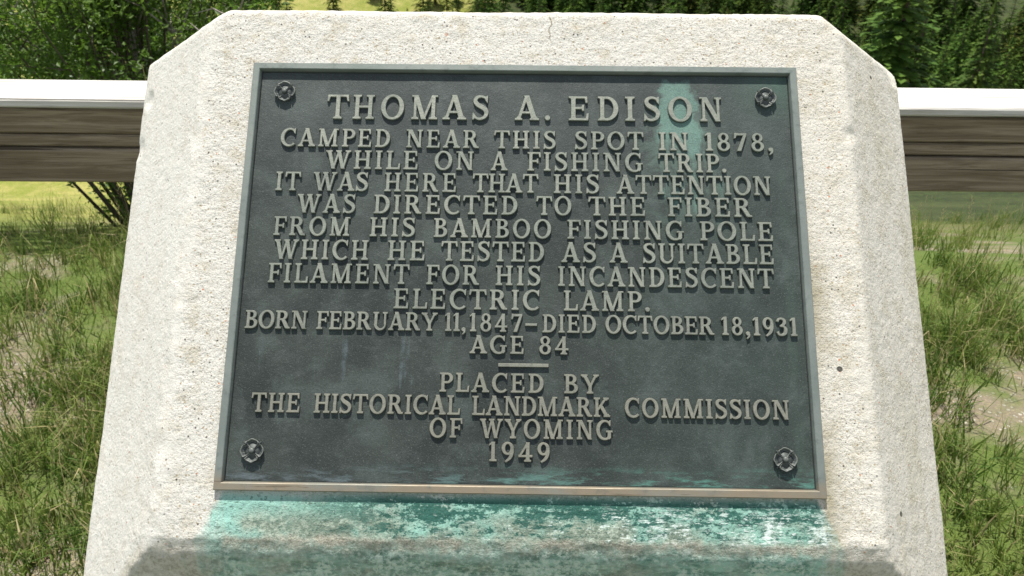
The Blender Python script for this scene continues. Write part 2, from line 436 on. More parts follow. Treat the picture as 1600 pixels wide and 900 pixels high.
def ground_material():
    g = G("mountain_ground")
    p = g.coord()
    x, y, z = g.sep(p)
    n1 = g.noise(p, 0.045, 4, 0.6)
    n2 = g.noise(p, 1.3, 5, 0.65)
    n3 = g.noise(p, 45, 4, 0.65)
    n4 = g.noise(p, 0.35, 5, 0.7)
    meadow = g.mix(g.ramp(n4, 0.35, 0.65), (0.175, 0.195, 0.035), (0.29, 0.265, 0.085))
    forest = g.mix(g.ramp(n4, 0.35, 0.65), (0.018, 0.026, 0.010), (0.048, 0.055, 0.022))
    # the open meadow lies on the left of the valley, the forest floor on the right
    m = g.ramp(g.math('ADD', x, g.math('MULTIPLY', g.math('SUBTRACT', n1, 0.5), 70.0)), 6.0, -14.0)
    far = g.mix(m, forest, meadow)
    soil = g.mix(n3, (0.13, 0.105, 0.075), (0.24, 0.20, 0.15))
    vp = g.n("ShaderNodeTexVoronoi")
    g.put(vp.inputs['Vector'], p)
    vp.inputs['Scale'].default_value = 55
    pc = g.sep(vp.outputs['Color'])[0]
    stone = g.math('MULTIPLY', g.ramp(vp.outputs['Distance'], 0.45, 0.30), g.ramp(pc, 0.55, 0.6))
    soil = g.mix(stone, soil, g.mix(pc, (0.16, 0.15, 0.13), (0.40, 0.36, 0.30)))
    lit = g.noise(g.scale(p, (30, 90, 1)), 1.0, 4, 0.7, 2.0)
    soil = g.mix(g.ramp(lit, 0.56, 0.64, 0, 0.8), soil, (0.34, 0.28, 0.16))
    turf = g.mix(g.noise(p, 160, 3, 0.7), (0.035, 0.06, 0.014), (0.13, 0.17, 0.04))
    near = g.mix(g.ramp(n2, 0.47, 0.62), turf, soil)
    tuft = g.noise(p, 6.0, 6, 0.75)
    far = g.mix(g.ramp(tuft, 0.48, 0.64, 0, 0.75), far, (0.055, 0.085, 0.022))
    col = g.mix(g.ramp(y, 3.0, 9.0), near, far)
    hb = g.math('ADD', g.math('MULTIPLY', n3, 0.6), g.math('MULTIPLY', stone, 0.5))
    return g.out(col, 0.95, 0.0, g.bump(hb, 0.7, 0.02), 0.15)

M_CON = concrete_material()
M_PANEL = bronze_panel_material()
M_LET = bronze_letter_material()
M_FRAME = bronze_frame_material()
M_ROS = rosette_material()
M_WOOD = wood_material("weathered_plank", (0.15, 0.115, 0.075), (0.27, 0.22, 0.155), (3, 60, 60))
M_CAP = wood_material("bleached_rail_wood", (0.42, 0.40, 0.36), (0.54, 0.52, 0.48), (2, 50, 50))
M_SHRUB = leaf_material("willow_leaf", (0.075, 0.175, 0.020), (0.155, 0.29, 0.038), 0.5, 2.2, 0.45, 0.35)
M_STEM = plain("bush_stem_bark", (0.045, 0.04, 0.025), (0.10, 0.085, 0.06), 30)
M_BARK = plain("grey_twig_bark", (0.20, 0.17, 0.14), (0.36, 0.33, 0.29), 30)
M_TRUNK = plain("conifer_bark", (0.07, 0.055, 0.04), (0.15, 0.12, 0.09), 3)
M_CON_D = leaf_material("dark_needles", (0.024, 0.056, 0.010), (0.085, 0.135, 0.022), 0.2, 0.55, 0.8, 0.04)
M_CON_L = leaf_material("light_needles", (0.060, 0.085, 0.016), (0.15, 0.17, 0.032), 0.25, 0.6, 0.8, 0.05)
M_CON_N = leaf_material("near_needles", (0.045, 0.090, 0.015), (0.11, 0.165, 0.026), 0.3, 1.2, 0.7, 0.1)
M_STALK = leaf_material("pale_stalk", (0.20, 0.22, 0.06), (0.34, 0.33, 0.12), 0.3, 8)
def grass_material():
    g = G("mountain_grass")
    at = g.n("ShaderNodeAttribute", attribute_name="tone").outputs['Fac']
    col = g.mix(g.ramp(at, 0.0, 0.7), (0.060, 0.125, 0.018), (0.17, 0.22, 0.045))
    col = g.mix(g.ramp(at, 0.72, 0.95), col, (0.40, 0.33, 0.17))
    g.out(col, 0.6, 0.0, None, 0.25)
    tr = g.n("ShaderNodeBsdfTranslucent")
    g.put(tr.inputs[0], col)
    mx = g.n("ShaderNodeMixShader")
    mx.inputs[0].default_value = 0.45
    g.t.links.new(g.b.outputs[0], mx.inputs[1]); g.t.links.new(tr.outputs[0], mx.inputs[2])
    g.t.links.new(mx.outputs[0], g.t.nodes["Material Output"].inputs[0])
    return g.m
M_GRASS = grass_material()
M_GROUND = ground_material()

# ------------------------------------------------------------------ terrain
def height(x, y):
    def ss(a, b, t):
        t = max(0.0, min(1.0, (t - a) / (b - a)))
        return t * t * (3 - 2 * t)
    d = y
    if d < 2.4: z = 0.0
    elif d < 90: z = -0.40 * (d - 2.4)
    elif d < 150: z = -35.0 - 2.0 * ss(90, 150, d)
    else: z = -37.0 + 0.30 * (min(d, 700) - 150)
    k = ss(3.0, 40.0, math.hypot(x, y))
    z += k * 3.0 * noise.noise(Vector((x * 0.018, y * 0.018, 3.1)))
    z += k * 0.8 * noise.noise(Vector((x * 0.07, y * 0.07, 8.2)))
    z += 0.03 * noise.noise(Vector((x * 1.3, y * 1.3, 0.4)))
    return z

def build_ground():
    verts, faces = [], []
    rings = [0.0] + [0.25 * 1.075 ** i for i in range(126)]
    seg = 144
    verts.append((0, 0, height(0, 0)))
    for r in rings[1:]:
        for s in range(seg):
            a = 2 * math.pi * s / seg
            x, y = r * math.cos(a), r * math.sin(a)
            verts.append((x, y, height(x, y)))
    for s in range(seg):
        faces.append((0, 1 + s, 1 + (s + 1) % seg))
    for i in range(len(rings) - 2):
        b0, b1 = 1 + i * seg, 1 + (i + 1) * seg
        for s in range(seg):
            t = (s + 1) % seg
            faces.append((b0 + s, b1 + s, b1 + t, b0 + t))
    o = obj("ground", verts, faces, M_GROUND, smooth=True)
    o['kind'] = 'structure'
build_ground()

# ------------------------------------------------------------------ concrete monument
def build_monument():
    bm = bmesh.new()
    bmesh.ops.create_cube(bm, size=4.0)
    P = lambda u, v, n: PC + U * u + V * v + N * n
    NF = -0.0068
    def cut(co, no):
        geom = bm.verts[:] + bm.edges[:] + bm.faces[:]
        r = bmesh.ops.bisect_plane(bm, geom=geom, dist=1e-6, plane_co=co, plane_no=no, clear_outer=True)
        ed = [e for e in r['geom_cut'] if isinstance(e, bmesh.types.BMEdge)]
        bmesh.ops.holes_fill(bm, edges=ed, sides=0)
    cut(P(0, 0, NF), N)                                            # sloping face
    cut(P(0.462, 0, NF), (U * 0.68 + N * 0.733).normalized())       # right bevel
    cut(P(-0.467, 0, NF), (U * -0.68 + N * 0.733).normalized())     # left bevel
    cut(P(0.597, 0, 0), U)
    cut(P(-0.612, 0, 0), -U)
    cut(P(0, 0.402, 0), (V * 0.985 + N * -0.05).normalized())       # top end
    cut(P(0, 0.386, NF), (V * 0.80 + N * 0.60).normalized())        # narrow arris along the top
    cut(P(-0.442, 0.394, -0.018), (U * -0.504 + V * 0.661 + N * 0.555).normalized())
    cut(P(0.4436, 0.3884, -0.018), (U * 0.57 + V * 0.568 + N * 0.595).normalized())
    cut(Vector((0, P(0, -0.370, NF).y, 0)), Vector((0, -1, 0)))     # upright front below the slope
    FY = P(0, -0.370, NF).y
    for a, k in ((0.25, 0.0022), (0.5, 0.0042), (0.75, 0.0022)):      # worn, rounded lower fold
        no = (N * (1 - a) + Vector((0, -1, 0)) * a).normalized()
        cut(P(0, -0.370, NF) - no * k, no)
    cut(Vector((0, 0.52, 0)), Vector((0, 1, 0)))                   # back
    cut(Vector((0, 0, -0.06)), Vector((0, 0, -1)))
    o = bmobj("concrete_monument", bm, M_CON)
    md = o.modifiers.new("bevel", 'BEVEL'); md.width = 0.004; md.segments = 2; md.limit_method = 'ANGLE'; md.angle_limit = R(15)
    md = o.modifiers.new("remesh", 'REMESH'); md.mode = 'VOXEL'; md.voxel_size = 0.0046; md.use_smooth_shade = True
    dg = bpy.context.evaluated_depsgraph_get()
    me = bpy.data.meshes.new_from_object(o.evaluated_get(dg))
    o.modifiers.clear()
    o.data = me
    me.update()
    chips = [(P(-0.446, 0.390, -0.018), 0.008, 0.003), (P(0.462, 0.20, -0.012), 0.014, 0.003), (P(0.30, 0.392, -0.018), 0.012, 0.003),
             (P(-0.594, 0.30, -0.125), 0.016, 0.004), (P(-0.60, 0.22, -0.14), 0.02, 0.004), (P(0.585, 0.352, -0.12), 0.02, 0.005)]
    off = []
    for v in me.vertices:
        c = v.co
        q = c - PC
        uu, vv, nn = q.x, q.dot(V), q.dot(N)
        d = (0.0007 if abs(uu) < 0.455 else 0.0003) * noise.noise(c * 55) + (0.0008 if abs(uu) < 0.455 else 0.0005) * noise.noise(c * 120) + 0.0014 * noise.noise(c * 7)
        inside = max(abs(uu) - 0.40, abs(vv) - 0.31)
        if nn > -0.03: d *= max(0.12, min(1.0, 0.12 + inside / 0.05))
        if nn > -0.03 and abs(uu) < 0.383 and abs(vv) < 0.293: d -= 0.0065     # the bed the plaque is let into
        # folds are knocked back unevenly
        fold = min(abs(uu - 0.462), abs(uu + 0.467))
        if nn > -0.03 and fold < 0.014: d -= (0.0005 if uu > 0 else 0.0025) * (1 - fold / 0.014) * (0.5 + noise.noise(c * 40))
        if c.z > 0.78 and c.z < 0.86 and c.y < -0.19: d += 0.0014 * noise.noise(Vector((c.x * 22, c.y * 45, c.z * 45))) + 0.0008 * noise.noise(c * 110)
        for cc, rad, dep in chips:
            l = (c - cc).length
            if l < rad: d -= dep * (1 - (l / rad) ** 2)
        off.append(v.normal * d)
    for v, d in zip(me.vertices, off): v.co += d
    me.polygons.foreach_set("use_smooth", [True] * len(me.polygons))
    me.update()
    tag(o, "pale weathered concrete monument, its sloping face stained turquoise below the bronze plaque", "monument")
build_monument()

# ------------------------------------------------------------------ raised roman capitals, drawn stroke by stroke (cap height = 1)
ST, TH, SF = 0.138, 0.076, 0.055
def quad(*p): return [tuple(q) for q in p]
def rect(x0, y0, x1, y1): return [(x0, y0), (x1, y0), (x1, y1), (x0, y1)]
def serif(x, y, w, oh=0.085, up=1):
    """bracketed slab at the end of a stem of width w centred on x; up=1 foot, up=-1 head"""
    a, b = x - w / 2, x + w / 2
    return [[(a - oh, y), (b + oh, y), (b + oh, y + up * SF), (b + 0.02, y + up * (SF + 0.025)), (b, y + up * (SF + 0.075)),
             (a, y + up * (SF + 0.075)), (a - 0.02, y + up * (SF + 0.025)), (a - oh, y + up * SF)][::up]]
def stem(x, w=None, foot=True, head=True, y0=0.0, y1=1.0, oh=0.085):
    w = w or ST
    o = [rect(x - w / 2, y0, x + w / 2, y1)]
    if foot: o += serif(x, y0, w, oh, 1)
    if head: o += serif(x, y1, w, oh, -1)
    return o
def diag(x0, y0, x1, y1, w):
    return [[(x0 - w / 2, y0), (x0 + w / 2, y0), (x1 + w / 2, y1), (x1 - w / 2, y1)]]
def band(outer, inner):
    return [[outer[i], outer[i + 1], inner[i + 1], inner[i]] for i in range(len(outer) - 1)]
def arc(cx, cy, ro, ri, a0, a1, n=20, icx=None, icy=None):
    """ro, ri = (rx, ry) outside and inside"""
    icx = cx if icx is None else icx
    icy = cy if icy is None else icy
    A = [R(a0 + (a1 - a0) * i / n) for i in range(n + 1)]
    return band([(cx + ro[0] * math.cos(t), cy + ro[1] * math.sin(t)) for t in A],
                [(icx + ri[0] * math.cos(t), icy + ri[1] * math.sin(t)) for t in A])
def stroke(pts, ws, n=7):
    P = [Vector((*p, 0)) for p in pts]
    P = [P[0] * 2 - P[1]] + P + [P[-1] * 2 - P[-2]]
    W = [ws[0]] + list(ws) + [ws[-1]]
    line = []
    for i in range(1, len(P) - 2):
        for k in range(n + (i == len(P) - 3)):
            t = k / n
            f = lambda a, b, c, d: 0.5 * (2 * b + (c - a) * t + (2 * a - 5 * b + 4 * c - d) * t * t + (3 * b - a - 3 * c + d) * t ** 3)
            line.append((f(P[i - 1], P[i], P[i + 1], P[i + 2]), f(W[i - 1], W[i], W[i + 1], W[i + 2])))
    L, Rr = [], []
    for i, (p, w_) in enumerate(line):
        d = (line[min(i + 1, len(line) - 1)][0] - line[max(i - 1, 0)][0]).normalized()
        nn = Vector((-d.y, d.x, 0)) * w_ / 2
        L.append((p.x + nn.x, p.y + nn.y)); Rr.append((p.x - nn.x, p.y - nn.y))
    return band(L, Rr)
def bowl(x, yc, rx, ry, thick, thin):
    """a bowl standing on a stem at x"""
    o = arc(x, yc, (rx, ry), (rx - thick, ry - thin), -90, 90, 18)
    return o + [rect(0.2, yc + ry - thin, x + 0.004, yc + ry), rect(0.2, yc - ry, x + 0.004, yc - ry + thin)]
def arm(x1, y0, y1, drop, up):
    """serif closing an arm at x1: a wedge"""
    if up: return [[(x1 - 0.13, y0), (x1, y0), (x1 + 0.02, y0 + drop), (x1 - 0.04, y0 + drop), (x1 - 0.075, y1)]]
    return [[(x1 - 0.13, y1), (x1 - 0.075, y0), (x1 - 0.045, y1 - drop), (x1 + 0.01, y1 - drop), (x1, y1)]]
GL = {}
GL['I'] = stem(0.17)
GL['H'] = stem(0.17) + stem(0.68) + [rect(0.17, 0.47, 0.68, 0.47 + TH)]
GL['T'] = stem(0.40, head=False) + [rect(0.03, 1 - TH, 0.77, 1)] + [[(0.02, 1), (0.0, 0.74), (0.05, 0.74), (0.10, 1 - TH), (0.15, 1)], [(0.78, 1), (0.65, 1), (0.70, 1 - TH), (0.75, 0.74), (0.80, 0.74)]]
def ef(kind):
    o = stem(0.17, foot=True)
    o += [rect(0.17, 1 - TH, 0.62, 1)] + arm(0.64, 1 - TH, 1, 0.26, False)
    o += [rect(0.17, 0.475, 0.50, 0.475 + TH), [(0.46, 0.475), (0.475, 0.40), (0.53, 0.40), (0.53, 0.64), (0.475, 0.64), (0.46, 0.475 + TH)]]
    if kind == 'E': o += [rect(0.17, 0, 0.64, TH)] + arm(0.67, 0, TH, 0.28, True)
    return o
GL['E'], GL['F'] = ef('E'), ef('F')
GL['L'] = stem(0.17) + [rect(0.17, 0, 0.62, TH)] + arm(0.66, 0, TH, 0.30, True)
GL['P'] = stem(0.17) + bowl(0.36, 0.725, 0.31, 0.275, 0.155, 0.08)
GL['R'] = stem(0.17) + bowl(0.36, 0.735, 0.29, 0.265, 0.155, 0.08) + [[(0.34, 0.48), (0.52, 0.50), (0.74, 0.075), (0.57, 0.03)], [(0.57, 0.03), (0.74, 0.075), (0.82, 0.06), (0.82, 0.0), (0.64, 0.0)]]
GL['B'] = stem(0.17) + bowl(0.34, 0.76, 0.27, 0.24, 0.15, 0.078) + bowl(0.36, 0.275, 0.32, 0.275, 0.16, 0.08)
GL['D'] = stem(0.17) + arc(0.33, 0.5, (0.43, 0.5), (0.26, 0.415), -90, 90, 24) + [rect(0.17, 0.915, 0.334, 1), rect(0.17, 0, 0.334, 0.085)]
GL['O'] = arc(0.44, 0.5, (0.43, 0.525), (0.27, 0.445), 0, 360, 44)
GL['C'] = arc(0.45, 0.5, (0.44, 0.525), (0.30, 0.44), 48, 312, 34, icx=0.475) + [[(0.70, 0.76), (0.755, 0.70), (0.765, 1.0), (0.72, 1.0), (0.66, 0.87)]]
GL['G'] = GL['C'] + [rect(0.625, 0.10, 0.775, 0.44)] + [[(0.54, 0.455), (0.54, 0.395), (0.86, 0.395), (0.86, 0.455)]] + [[(0.60, 0.06), (0.70, 0.02), (0.775, 0.10), (0.775, 0.2), (0.625, 0.2)]]
S_c = [(0.565, 0.80), (0.50, 0.925), (0.345, 0.972), (0.185, 0.915), (0.135, 0.77), (0.22, 0.635), (0.36, 0.545), (0.50, 0.44), (0.565, 0.29), (0.51, 0.125), (0.335, 0.03), (0.165, 0.075), (0.085, 0.215)]
S_w = [0.05, 0.075, 0.085, 0.115, 0.14, 0.165, 0.175, 0.17, 0.145, 0.115, 0.085, 0.075, 0.05]
GL['S'] = stroke(S_c, S_w) + [[(0.53, 0.80), (0.60, 0.70), (0.615, 1.0), (0.575, 1.0), (0.50, 0.92)], [(0.12, 0.20), (0.05, 0.30), (0.035, 0.0), (0.075, 0.0), (0.15, 0.08)]]
GL['A'] = diag(0.11, 0, 0.405, 1.02, 0.10) + diag(0.70, 0, 0.405, 1.02, 0.185) + [rect(0.20, 0.27, 0.62, 0.27 + TH)] + serif(0.11, 0, 0.09) + serif(0.70, 0, 0.17, 0.08)
GL['M'] = stem(0.15, 0.095, head=False) + stem(0.865, ST, head=False) + diag(0.49, 0.0, 0.17, 1.0, 0.18) + diag(0.49, 0.0, 0.85, 1.0, 0.095) + [rect(0.02, 1 - SF, 0.24, 1), rect(0.80, 1 - SF, 1.03, 1)]
GL['N'] = stem(0.15, 0.095, head=False) + stem(0.72, 0.095, foot=False) + diag(0.705, 0.0, 0.19, 1.0, 0.185) + [rect(0.0, 1 - SF, 0.24, 1)]
GL['W'] = diag(0.335, 0.0, 0.10, 1.0, 0.165) + diag(0.335, 0.0, 0.585, 1.0, 0.09) + diag(0.80, 0.0, 0.565, 1.0, 0.165) + diag(0.80, 0.0, 1.03, 1.0, 0.09) + serif(0.10, 1, 0.15, 0.075, -1) + serif(0.57, 1, 0.13, 0.07, -1) + serif(1.03, 1, 0.09, 0.085, -1)
GL['Y'] = stem(0.40, head=False, y1=0.47) + diag(0.40, 0.40, 0.11, 1.0, 0.165) + diag(0.42, 0.40, 0.70, 1.0, 0.095) + serif(0.11, 1, 0.16, 0.075, -1) + serif(0.70, 1, 0.09, 0.085, -1)
GL['K'] = stem(0.17) + diag(0.22, 0.36, 0.66, 1.0, 0.105) + diag(0.70, 0.0, 0.38, 0.58, 0.185) + serif(0.66, 1, 0.10, 0.085, -1) + serif(0.70, 0, 0.18, 0.07, 1)
GL['U'] = stem(0.17, foot=False, y0=0.30) + stem(0.68, 0.095, foot=False, y0=0.30) + arc(0.407, 0.32, (0.32, 0.345), (0.22, 0.255), 180, 360, 22, icx=0.445)
GL['1'] = stem(0.24, 0.155, head=False) + [[(0.165, 1.0), (0.165, 0.90), (0.05, 0.83), (0.05, 0.875)], [(0.165, 0.9), (0.318, 0.9), (0.318, 1.01), (0.2, 1.01)]]
GL['3'] = stroke([(0.07, 0.80), (0.15, 0.935), (0.30, 0.965), (0.44, 0.88), (0.455, 0.73), (0.36, 0.60), (0.22, 0.545)], [0.09, 0.085, 0.085, 0.13, 0.15, 0.10, 0.06]) + stroke([(0.22, 0.55), (0.42, 0.51), (0.51, 0.33), (0.45, 0.12), (0.27, 0.035), (0.12, 0.07), (0.06, 0.20)], [0.06, 0.10, 0.16, 0.145, 0.085, 0.09, 0.11])
GL['4'] = stem(0.46, 0.155, head=False, oh=0.075) + [[(0.02, 0.24), (0.10, 0.24), (0.52, 1.0), (0.42, 1.0)], rect(0.02, 0.24, 0.68, 0.325)]
GL['7'] = [rect(0.06, 0.885, 0.60, 1.0), [(0.06, 1.02), (0.04, 0.72), (0.09, 0.72), (0.15, 0.885), (0.16, 1.0)], [(0.50, 0.95), (0.62, 1.0), (0.62, 0.95), (0.34, 0.0), (0.17, 0.0)]]
GL['8'] = arc(0.30, 0.755, (0.235, 0.255), (0.115, 0.175), 0, 360, 30) + arc(0.30, 0.27, (0.285, 0.285), (0.145, 0.20), 0, 360, 34)
GL['9'] = arc(0.30, 0.68, (0.285, 0.335), (0.14, 0.255), 0, 360, 34) + stroke([(0.515, 0.68), (0.50, 0.42), (0.40, 0.16), (0.20, -0.03)], [0.14, 0.15, 0.125, 0.06])
GL['.'] = [[(0.10 + 0.10 * math.cos(R(a)), 0.09 + 0.10 * math.sin(R(a))) for a in range(0, 360, 24)]]
GL[','] = [[(0.10 + 0.10 * math.cos(R(a)), 0.09 + 0.10 * math.sin(R(a))) for a in range(0, 360, 24)]] + stroke([(0.155, 0.09), (0.15, -0.06), (0.05, -0.19)], [0.09, 0.08, 0.03], 4)
GL['-'] = [rect(0.0, 0.36, 0.50, 0.47)]

def area(p): return sum(p[i][0] * p[(i + 1) % len(p)][1] - p[(i + 1) % len(p)][0] * p[i][1] for i in range(len(p))) / 2
_g = {}
def glyph(ch):
    """union of the strokes: 2-D verts, triangles, boundary edges and outward directions"""
    if ch in _g: return _g[ch]
    vs, fs = [], []
    for p in GL[ch]:
        if abs(area(p)) < 1e-7: continue
        if area(p) < 0: p = p[::-1]
        fs.append(list(range(len(vs), len(vs) + len(p))))
        vs += [Vector(q) for q in p]
    r = geometry.delaunay_2d_cdt(vs, [], fs, 1, 1e-4)
    V2, F2 = [tuple(v) for v in r[0]], [list(f) for f in r[2]]
    def within(q, poly):
        c = False
        for i in range(len(poly)):
            (ax, ay), (bx, by) = poly[i], poly[i - 1]
            if (ay > q[1]) != (by > q[1]) and q[0] < (bx - ax) * (q[1] - ay) / (by - ay) + ax: c = not c
        return c
    def keep(f):
        q = (sum(V2[i][0] for i in f) / len(f), sum(V2[i][1] for i in f) / len(f))
        return any(within(q, p) for p in GL[ch])
    F2 = [f if area([V2[i] for i in f]) > 0 else f[::-1] for f in F2 if keep(f)]
    cnt = {}
    for f in F2:
        for i in range(len(f)):
            e = (f[i], f[(i + 1) % len(f)])
            cnt[e] = 1
    bd = [e for e in cnt if (e[1], e[0]) not in cnt]
    nor = {}
    for a, b in bd:
        d = Vector((V2[b][1] - V2[a][1], V2[a][0] - V2[b][0]))
        if d.length > 0: d.normalize()
        for k in (a, b): nor[k] = nor.get(k, Vector((0, 0))) + d
    for k in nor:
        l = nor[k].length
        nor[k] = nor[k] / l * min(1.5, 2.0 / l) if l > 1e-6 else Vector((0, 0))
    x0, x1 = min(v[0] for v in V2), max(v[0] for v in V2)
    _g[ch] = (V2, F2, bd, nor, x0, x1)
    return _g[ch]

ZP, ZT = -0.0075, -0.0037           # ground and letter-top levels, measured from the frame's front
class Relief:
    def __init__(s): s.v, s.f = [], []
    def add(s, ch, x, y, sx, sy):
        V2, F2, bd, nor, x0, x1 = glyph(ch)
        b = len(s.v)
        s.v += [(x + (p[0] - x0) * sx, y + p[1] * sy, ZT) for k, p in enumerate(V2)]
        s.f += [tuple(i + b for i in f) for f in F2]
        m = {}
        for k in nor:
            p, d = V2[k], nor[k]
            for lv, (e, z) in enumerate(((0.00045, ZT - 0.00075), (0.0010, ZP - 0.0005))):
                m[k, lv] = len(s.v)
                s.v.append((x + (p[0] - x0) * sx + d.x * e, y + p[1] * sy + d.y * e, z))
        for a, c in bd:
            s.f.append((b + c, b + a, m[a, 0], m[c, 0]))
            s.f.append((m[c, 0], m[a, 0], m[a, 1], m[c, 1]))
    def word(s, text, xl, xr, y0, k, h):
        """fit a word between xl and xr on the line y = y0 + k x"""
        ww = [glyph(c)[5] - glyph(c)[4] for c in text]
        gaps = []
        for a, c in zip(text, text[1:]):
            gp = 1.0
            if a in 'AWYTLPF': gp -= 0.22
            if c in 'AWYTJ': gp -= 0.22
            if a in 'OCDGS89': gp -= 0.05
            if c in 'OCGSQ': gp -= 0.05
            gaps.append(gp)
        tot = (xr - xl) / h
        sx = 1.0
        if gaps:
            g = (tot - sum(ww)) / sum(gaps)
            if g < 0.05:
                sx = (tot - 0.05 * sum(gaps)) / sum(ww); g = 0.05
            elif g > 0.24:
                sx = min(1.12, (tot - 0.24 * sum(gaps)) / sum(ww)); g = (tot - sum(ww) * sx) / sum(gaps)
        else:
            g = 0; sx = tot / ww[0]
        x = xl
        for i, c in enumerate(text):
            s.add(c, x, y0 + k * x, sx * h, h)
            x += (ww[i] * sx + (g * gaps[i] if gaps and i < len(gaps) else 0)) * h

LINES = [
    (0.21619, 0.00281, 0.03659, [("T", -0.2800, -0.2494), ("H", -0.2427, -0.2129), ("O", -0.2028, -0.1704), ("M", -0.1590, -0.1224), ("A", -0.1148, -0.0812), ("S", -0.0724, -0.0499), ("A", -0.0118, 0.0221), (".", 0.0309, 0.0378), ("E", 0.0646, 0.0926), ("D", 0.1061, 0.1347), ("I", 0.1449, 0.1580), ("S", 0.1712, 0.1938), ("O", 0.2060, 0.2391), ("N", 0.2505, 0.2810)]),
    (0.17264, -0.00076, 0.02645, [("CAMPED", -0.3425, -0.1881), ("NEAR", -0.1647, -0.0625), ("THIS", -0.0407, 0.0456), ("SPOT", 0.0733, 0.1694), ("IN", 0.1916, 0.2319), ("1878,", 0.2563, 0.3506)]),
    (0.13983, 0.00082, 0.02711, [("WHILE", -0.2767, -0.1475), ("ON", -0.1234, -0.0692), ("A", -0.0445, -0.0214), ("FISHING", 0.0069, 0.1674), ("TRIP.", 0.1899, 0.2838)]),
    (0.10712, 0.00078, 0.02694, [("IT", -0.3440, -0.3098), ("WAS", -0.2919, -0.2157), ("HERE", -0.1919, -0.0928), ("THAT", -0.0691, 0.0219), ("HIS", 0.0438, 0.1061), ("ATTENTION", 0.1310, 0.3438)]),
    (0.07490, 0.00172, 0.02666, [("WAS", -0.3117, -0.2316), ("DIRECTED", -0.2051, -0.0070), ("TO", 0.0198, 0.0676), ("THE", 0.0916, 0.1692), ("FIBER", 0.2013, 0.3160)]),
    (0.04140, -0.00086, 0.02632, [("FROM", -0.3415, -0.2372), ("HIS", -0.2088, -0.1474), ("BAMBOO", -0.1208, 0.0397), ("FISHING", 0.0627, 0.2213), ("POLE", 0.2444, 0.3429)]),
    (0.00795, 0.00077, 0.02720, [("WHICH", -0.3387, -0.2100), ("HE", -0.1824, -0.1327), ("TESTED", -0.1096, 0.0302), ("AS", 0.0545, 0.1009), ("A", 0.1200, 0.1438), ("SUITABLE", 0.1654, 0.3419)]),
    (-0.02539, -0.00000, 0.02667, [("FILAMENT", -0.3435, -0.1521), ("FOR", -0.1284, -0.0576), ("HIS", -0.0345, 0.0253), ("INCANDESCENT", 0.0502, 0.3408)]),
    (-0.05923, 0.00000, 0.02679, [("ELECTRIC", -0.1711, 0.0242), ("LAMP.", 0.0578, 0.1722)]),
    (-0.08937, -0.00191, 0.02385, [("BORN", -0.3692, -0.2867), ("FEBRUARY", -0.2731, -0.1119), ("11,", -0.1013, -0.0740), ("1847", -0.0681, 0.0017), ("-", 0.0063, 0.0214), ("DIED", 0.0293, 0.1000), ("OCTOBER", 0.1132, 0.2572), ("18,", 0.2679, 0.3047), ("1931", 0.3097, 0.3674)]),
    (-0.11881, 0.00000, 0.02338, [("AGE", -0.0672, 0.0040), ("84", 0.0252, 0.0633)]),
    (-0.17014, 0.00000, 0.02438, [("PLACED", -0.1053, 0.0306), ("BY", 0.0582, 0.1031)]),
    (-0.20002, -0.00092, 0.02425, [("THE", -0.3514, -0.2883), ("HISTORICAL", -0.2689, -0.0781), ("LANDMARK", -0.0619, 0.1173), ("COMMISSION", 0.1372, 0.3498)]),
    (-0.22929, 0.00000, 0.02402, [("OF", -0.1165, -0.0746), ("WYOMING", -0.0512, 0.1201)]),
    (-0.25853, 0.00000, 0.02364, [("1949", -0.0388, 0.0388)]),
]

plaque = empty("bronze_plaque", (0, 0, 0))
plaque.matrix_world = FACE
tag(plaque, "dark bronze plaque with raised lettering fixed to the sloping concrete face", "plaque")

